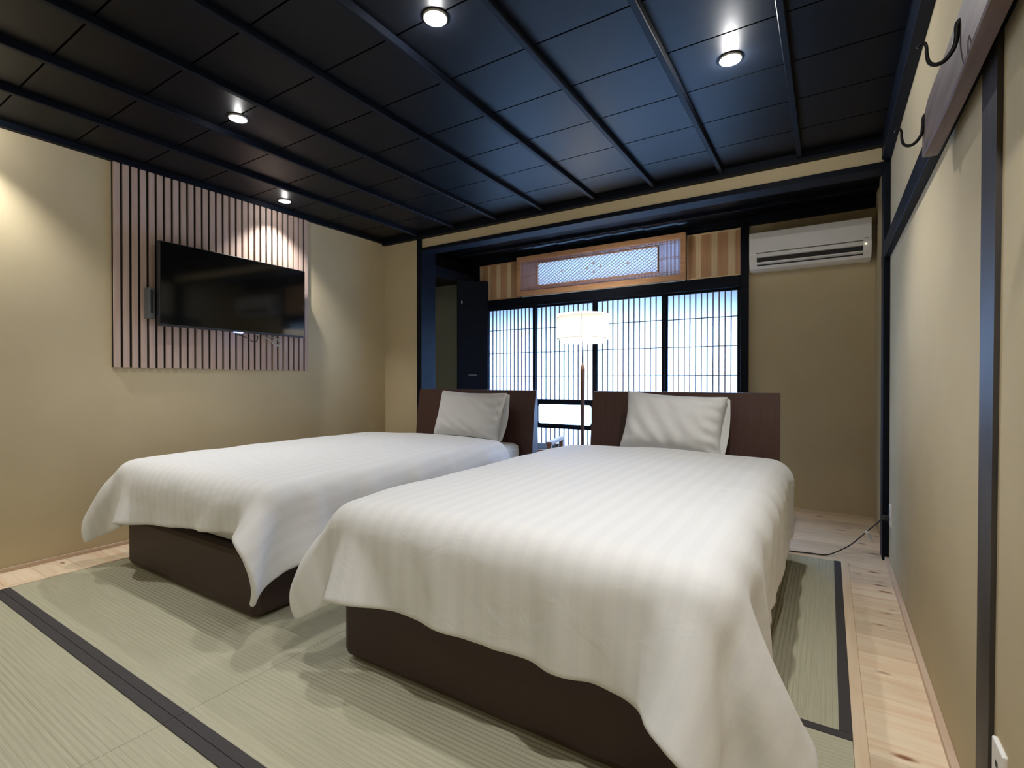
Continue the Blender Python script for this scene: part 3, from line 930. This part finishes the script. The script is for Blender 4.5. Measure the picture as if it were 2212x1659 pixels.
# ------------------------------------------------------------------ bedding
def drape(bx, rect, ztop, r, seed, steps=150, iters=14, h=0.019, floor_z=0.03, rot=0.0, stiff=0.16):
    """position-based cloth laid over a rounded box; returns (nx, ny, verts, rest uv)"""
    x0, x1, y0, y1 = bx
    X0, X1, Y0, Y1 = rect
    f4 = np.float32
    nx = int(round((X1 - X0) / h)) + 1
    ny = int(round((Y1 - Y0) / h)) + 1
    gx = np.linspace(X0, X1, nx); gy = np.linspace(Y0, Y1, ny)
    hx, hy = gx[1] - gx[0], gy[1] - gy[0]
    P = np.zeros((nx, ny, 3), f4)
    P[..., 0] = gx[:, None]; P[..., 1] = gy[None, :]
    UV = P[..., :2].copy()
    mx_, my_ = (x0 + x1) / 2, y1
    dx, dy = P[..., 0] - mx_, P[..., 1] - my_
    P[..., 0] = mx_ + dx * math.cos(rot) - dy * math.sin(rot)
    P[..., 1] = my_ + dx * math.sin(rot) + dy * math.cos(rot)
    rng = np.random.RandomState(seed)
    nz = rng.randn(nx, ny)
    for _ in range(6):
        nz = (nz + np.roll(nz, 1, 0) + np.roll(nz, -1, 0) + np.roll(nz, 1, 1) + np.roll(nz, -1, 1)) / 5
    P[..., 2] = ztop + 0.004 + 0.02 * nz / (np.abs(nz).max() + 1e-9)
    m = r + 0.01
    pin = (P[..., 0] > x0 + m) & (P[..., 0] < x1 - m) & (P[..., 1] > y0 + m)
    w = np.where(pin, 0.0, 1.0).astype(f4)
    P[pin, 2] = ztop
    free = (~pin)[..., None].astype(f4)
    V = np.zeros_like(P)
    cons = []

    def add(di, dj, L, k):
        n = max(abs(di), abs(dj))
        for s in range(2 * n):
            if di:
                ia = slice(s, nx - di, 2 * n); ib = slice(s + di, nx, 2 * n)
                ja, jb = (slice(0, ny - dj), slice(dj, ny)) if dj >= 0 else (slice(-dj, ny), slice(0, ny + dj))
            else:
                ia = ib = slice(0, nx)
                ja = slice(s, ny - dj, 2 * n); jb = slice(s + dj, ny, 2 * n)
            wa, wb = w[ia, ja], w[ib, jb]
            if wa.size == 0:
                continue
            ws = np.maximum(wa + wb, 1e-6)
            cons.append((ia, ja, ib, jb, f4(L), (k * wa / ws)[..., None].astype(f4), (k * wb / ws)[..., None].astype(f4)))
    hd = math.hypot(hx, hy)
    add(1, 0, hx, 1.0); add(0, 1, hy, 1.0)
    add(1, 1, hd, 0.5); add(1, -1, hd, 0.5)
    add(2, 0, 2 * hx, 0.45); add(0, 2, 2 * hy, 0.45)
    add(4, 0, 4 * hx, 0.25); add(0, 4, 4 * hy, 0.25)
    add(8, 0, 8 * hx, stiff); add(0, 8, 8 * hy, stiff)
    c = np.array([(x0 + x1) / 2, (y0 + y1 + 3.0) / 2, 0.0], f4)
    b = np.array([(x1 - x0) / 2 - r, (y1 + 3.0 - y0) / 2 - r, ztop - r], f4)
    dt = 0.016

    def collide(P):
        q = P - c
        s = np.where(q < 0, -1, 1).astype(f4)
        a = np.abs(q) - b
        mx = np.maximum(a, 0)
        ln = np.sqrt((mx * mx).sum(-1))
        out = ln > 1e-9
        near = (out & (ln < r) & ~pin)[..., None]
        dirn = mx / (ln[..., None] + 1e-9) * s
        P = np.where(near, c + s * np.minimum(np.abs(q), b) + dirn * r, P)
        ins = (~out) & ~pin
        if ins.any():
            ax = a.argmax(-1)
            for k in range(3):
                mk = ins & (ax == k)
                P[mk, k] = c[k] + s[mk, k] * (b[k] + r)
        P[..., 2] = np.maximum(P[..., 2], floor_z)
        return P
    for st in range(steps):
        Q = P.copy()
        V[..., 2] -= 9.8 * dt
        V *= 0.985 if st < steps * 0.7 else 0.93
        P = P + V * (dt * free)
        for it in range(iters):
            for ia, ja, ib, jb, L, ka, kb in cons:
                A = P[ia, ja]; B = P[ib, jb]
                d = B - A
                l = np.sqrt(np.einsum('ijk,ijk->ij', d, d))[..., None] + 1e-9
                d *= 1 - L / l
                A += d * ka
                B -= d * kb
            if it % 4 == 3 or it == iters - 1:
                P = collide(P)
        q = np.maximum(np.abs(P - c) - b, 0)
        con = (np.sqrt((q * q).sum(-1)) < r + 0.003) | (P[..., 2] < floor_z + 0.002)
        V = (P - Q) / dt
        V[con] *= 0.55
        sp_ = np.sqrt((V * V).sum(-1, keepdims=True))
        V *= np.minimum(1, 2.5 / (sp_ + 1e-9))
    return nx, ny, P.astype(float), UV


def duvet_mesh(name, bx, rect, ztop, r, dome, seed, **kw):
    nx, ny, P, UV = drape(bx, rect, ztop, r, seed, **kw)
    for _ in range(2):   # light smoothing
        Q = P.copy()
        Q[1:-1, 1:-1] = 0.5 * P[1:-1, 1:-1] + 0.125 * (P[2:, 1:-1] + P[:-2, 1:-1] + P[1:-1, 2:] + P[1:-1, :-2])
        P = Q
    x0, x1, y0, y1 = bx
    # the filling swells the top, most in the middle
    tx = np.clip((P[..., 0] - x0) / (x1 - x0), 0, 1); ty = np.clip((P[..., 1] - y0) / (2 * (y1 - y0) * 0.62), 0, 1)
    sw = dome * (np.sin(np.pi * tx) ** 0.8) * (np.sin(np.pi * ty) ** 0.7)
    rng = np.random.RandomState(seed + 5)
    lump = rng.randn(nx, ny)
    for _ in range(40):
        lump = (lump + np.roll(lump, 1, 0) + np.roll(lump, -1, 0) + np.roll(lump, 1, 1) + np.roll(lump, -1, 1)) / 5
    lump /= np.abs(lump).max()
    top = np.clip((P[..., 2] - (ztop - r)) / r, 0, 1)
    P[..., 2] += (sw + 0.006 * lump) * top
    # crinkles of the cotton, strongest where it hangs
    du = np.gradient(P, axis=0); dv_ = np.gradient(P, axis=1)
    nr = np.cross(du, dv_); nr /= np.linalg.norm(nr, axis=-1, keepdims=True) + 1e-9
    if nr[nx // 2, ny // 2, 2] < 0:
        nr = -nr
    def streaks(a0, a1):
        g = rng.randn(nx, ny)
        for _ in range(a0):
            g = (2 * g + np.roll(g, 1, 0) + np.roll(g, -1, 0)) / 4
        for _ in range(a1):
            g = (2 * g + np.roll(g, 1, 1) + np.roll(g, -1, 1)) / 4
        return g / np.abs(g).max()
    foot = np.clip((y0 + 0.16 - P[..., 1]) / 0.12, 0, 1)
    cr = streaks(5, 40) * foot * 0.7 + streaks(36, 6) * (1 - foot)
    P += nr * ((0.013 * (1 - top) + 0.0015) * cr + 0.007 * (1 - top) * lump)[..., None]
    P[..., 2] = np.maximum(P[..., 2], 0.028)
    me = bpy.data.meshes.new(name)
    verts = P.reshape(-1, 3)
    idx = np.arange(nx * ny).reshape(nx, ny)
    faces = np.stack([idx[:-1, :-1], idx[1:, :-1], idx[1:, 1:], idx[:-1, 1:]], -1).reshape(-1, 4)
    me.from_pydata(verts.tolist(), [], faces.tolist())
    uvl = me.uv_layers.new(name='UVMap')
    lv = np.empty(len(me.loops), dtype=np.int32)
    me.loops.foreach_get('vertex_index', lv)
    uvl.data.foreach_set('uv', UV.reshape(-1, 2)[lv].astype(np.float32).ravel())
    return me


def pillow_mesh(name, a, c, T, seed):
    n, m = 44, 32
    rng = random.Random(seed)
    fr = [(rng.uniform(3, 9), rng.uniform(3, 9), rng.uniform(0, 6)) for _ in range(5)]
    def wr(u, v):
        s = 0
        for p, q, f in fr:
            s += math.sin(p * u + q * v + f)
        return s / 5
    bm = bmesh.new()
    sides = []
    for sg in (1, -1):
        g = []
        for i in range(n + 1):
            u = -1 + 2 * i / n
            row = []
            for j in range(m + 1):
                v = -1 + 2 * j / m
                x = a * u * (1 - 0.075 * (1 - v * v) * u * u)
                z = c * v * (1 - 0.10 * (1 - u * u) * v * v)
                e = max(0.0, (1 - u ** 4)) ** 0.55 * max(0.0, (1 - v ** 4)) ** 0.55
                crease = 0.016 * math.sin(16 * v + 5 * u) * max(0, u - 0.55) / 0.45 * e ** 0.4
                crease += 0.010 * math.sin(22 * u + 3 * v) * max(0, -v - 0.5) / 0.5 * e ** 0.4
                y = sg * (T * e * (1 + 0.10 * wr(2 * u, 2 * v)) + crease * (1 if sg < 0 else 0.3))
                if e < 1e-4:
                    y = 0.0
                row.append((x, y, z))
            g.append(row)
        sides.append(g)
    vt = {}
    def V(s, i, j):
        edge = i in (0, n) or j in (0, m)
        k = (0 if edge else s, i, j)
        if k not in vt:
            vt[k] = bm.verts.new(sides[s][i][j])
        return vt[k]
    for s in (0, 1):
        for i in range(n):
            for j in range(m):
                q = [V(s, i, j), V(s, i + 1, j), V(s, i + 1, j + 1), V(s, i, j + 1)]
                bm.faces.new(q if s == 0 else q[::-1])
    bmesh.ops.recalc_face_normals(bm, faces=bm.faces)
    me = bpy.data.meshes.new(name)
    bm.to_mesh(me); bm.free()
    return me


def pillow(loc, tilt, roll, yaw, a, c, T, seed, label):
    t = thing('pillow', label, 'pillow', loc, 'white bed pillows')
    t.rotation_euler = Matrix.Rotation(yaw, 3, 'Z') @ Matrix.Rotation(tilt, 3, 'X') @ Matrix.Rotation(roll, 3, 'Y') and \
        (Matrix.Rotation(yaw, 3, 'Z') @ Matrix.Rotation(tilt, 3, 'X') @ Matrix.Rotation(roll, 3, 'Y')).to_euler()
    me = pillow_mesh('cushion', a, c, T, seed)
    o = link('cushion', me, M['linen'], t, True)
    s = o.modifiers.new('sub', 'SUBSURF'); s.levels = 1; s.render_levels = 1
    # open flap of the pillowcase behind the right end
    bm = bmesh.new()
    n, m = 10, 14
    g = []
    for i in range(n + 1):
        u = i / n
        row = []
        for j in range(m + 1):
            v = -1 + 2 * j / m
            x = a * (0.70 + 0.335 * u) - 0.012 * (v * v) * u
            z = c * v * (0.985 - 0.05 * u * (1 if v < 0 else 0.2))
            y = 0.028 + 0.030 * (1 - v * v) * (1 - u) + 0.010 * math.sin(3.2 * v + 2.2 * u) * u + 0.02 * u
            row.append(bm.verts.new((x, y, z)))
        g.append(row)
    for i in range(n):
        for j in range(m):
            bm.faces.new((g[i][j], g[i + 1][j], g[i + 1][j + 1], g[i][j + 1]))
    me = bpy.data.meshes.new('pillowcase_flap')
    bm.to_mesh(me); bm.free()
    o = link('pillowcase_flap', me, M['linen'], t, True)
    s = o.modifiers.new('thick', 'SOLIDIFY'); s.thickness = 0.006
    s = o.modifiers.new('sub', 'SUBSURF'); s.levels = 1; s.render_levels = 2
    return t


def bed(x0, x1, yfoot, label, hbx):
    cx = (x0 + x1) / 2
    t = thing('bed', label, 'bed', (cx, yfoot, 0), 'twin beds')
    part('base', M['basebrown'], t, (x0, x1, yfoot, 3.47, 0.012, 0.29), bev=0.028, smooth=False)
    for fx in (x0 + 0.12, x1 - 0.12):
        for fy in (yfoot + 0.15, 3.30):
            bm = bmesh.new(); lathe(bm, [(0.03, 0.0), (0.03, 0.02)], (fx, fy), 16); obj('foot', bm, M['felt'], t)
    part('mattress', M['linen'], t, (x0 + 0.025, x1 - 0.012, yfoot + 0.03, 3.495, 0.288, 0.545), bev=0.05, smooth=False)
    bm = bmesh.new()
    front = [(3.50, 0.02), (3.505, 0.35), (3.522, 0.60), (3.545, 0.80), (3.575, 0.968)]
    back = [(3.602, 0.970), (3.600, 0.80), (3.605, 0.5), (3.61, 0.02)]
    extrude_profile(bm, front + back, hbx[0], hbx[1], 'x')
    h = obj('headboard', bm, M['headboard'], t)
    for xa, xb in ((hbx[0] - 0.0015, hbx[0] + 0.0005), (hbx[1] - 0.0005, hbx[1] + 0.0015)):
        bm = bmesh.new()
        extrude_profile(bm, front + back, xa, xb, 'x')
        obj('edge_band', bm, M['hb_edge'], h)
    return t


bed(-3.37, -2.10, 1.243, 'bed with brown base nearer the television wall', (-3.285, -2.022))
bed(-1.552, -0.262, 1.262, 'bed with brown base in the foreground, nearer the right wall', (-1.518, -0.260))


def duvet(loc_label, bx, rect, ztop, r, dome, seed, **kw):
    me = duvet_mesh('duvet', bx, rect, ztop, r, dome, seed, **kw)
    off = Vector(((bx[0] + bx[1]) / 2, (bx[2] + bx[3]) / 2, ztop))
    me.transform(Matrix.Translation(-off))
    o = link('duvet', me, M['duvet'], None, True)
    o.location = off
    tag(o, loc_label, 'duvet', 'white striped duvets')
    s = o.modifiers.new('thick', 'SOLIDIFY'); s.thickness = 0.024; s.offset = -1
    s = o.modifiers.new('sub', 'SUBSURF'); s.levels = 1; s.render_levels = 1
    return o


duvet('white striped duvet on the left bed, below the television', (-3.43, -1.97, 1.175, 3.00), (-3.80, -1.85, 0.97, 3.00), 0.604, 0.10, 0.04, 11, rot=R(6.0))
duvet('white striped duvet on the right bed in the foreground', (-1.59, -0.16, 1.175, 3.12), (-1.75, 0.18, 0.905, 3.12), 0.606, 0.10, 0.04, 23, rot=R(-1.0), stiff=0.05)

pillow((-2.545, 3.365, 0.765), R(-17), R(1.5), R(2), 0.335, 0.205, 0.10, 5, 'white pillow propped against the left bed headboard')
pillow((-0.875, 3.365, 0.770), R(-17), R(3.0), R(0), 0.335, 0.205, 0.10, 9, 'white pillow propped against the right bed headboard')
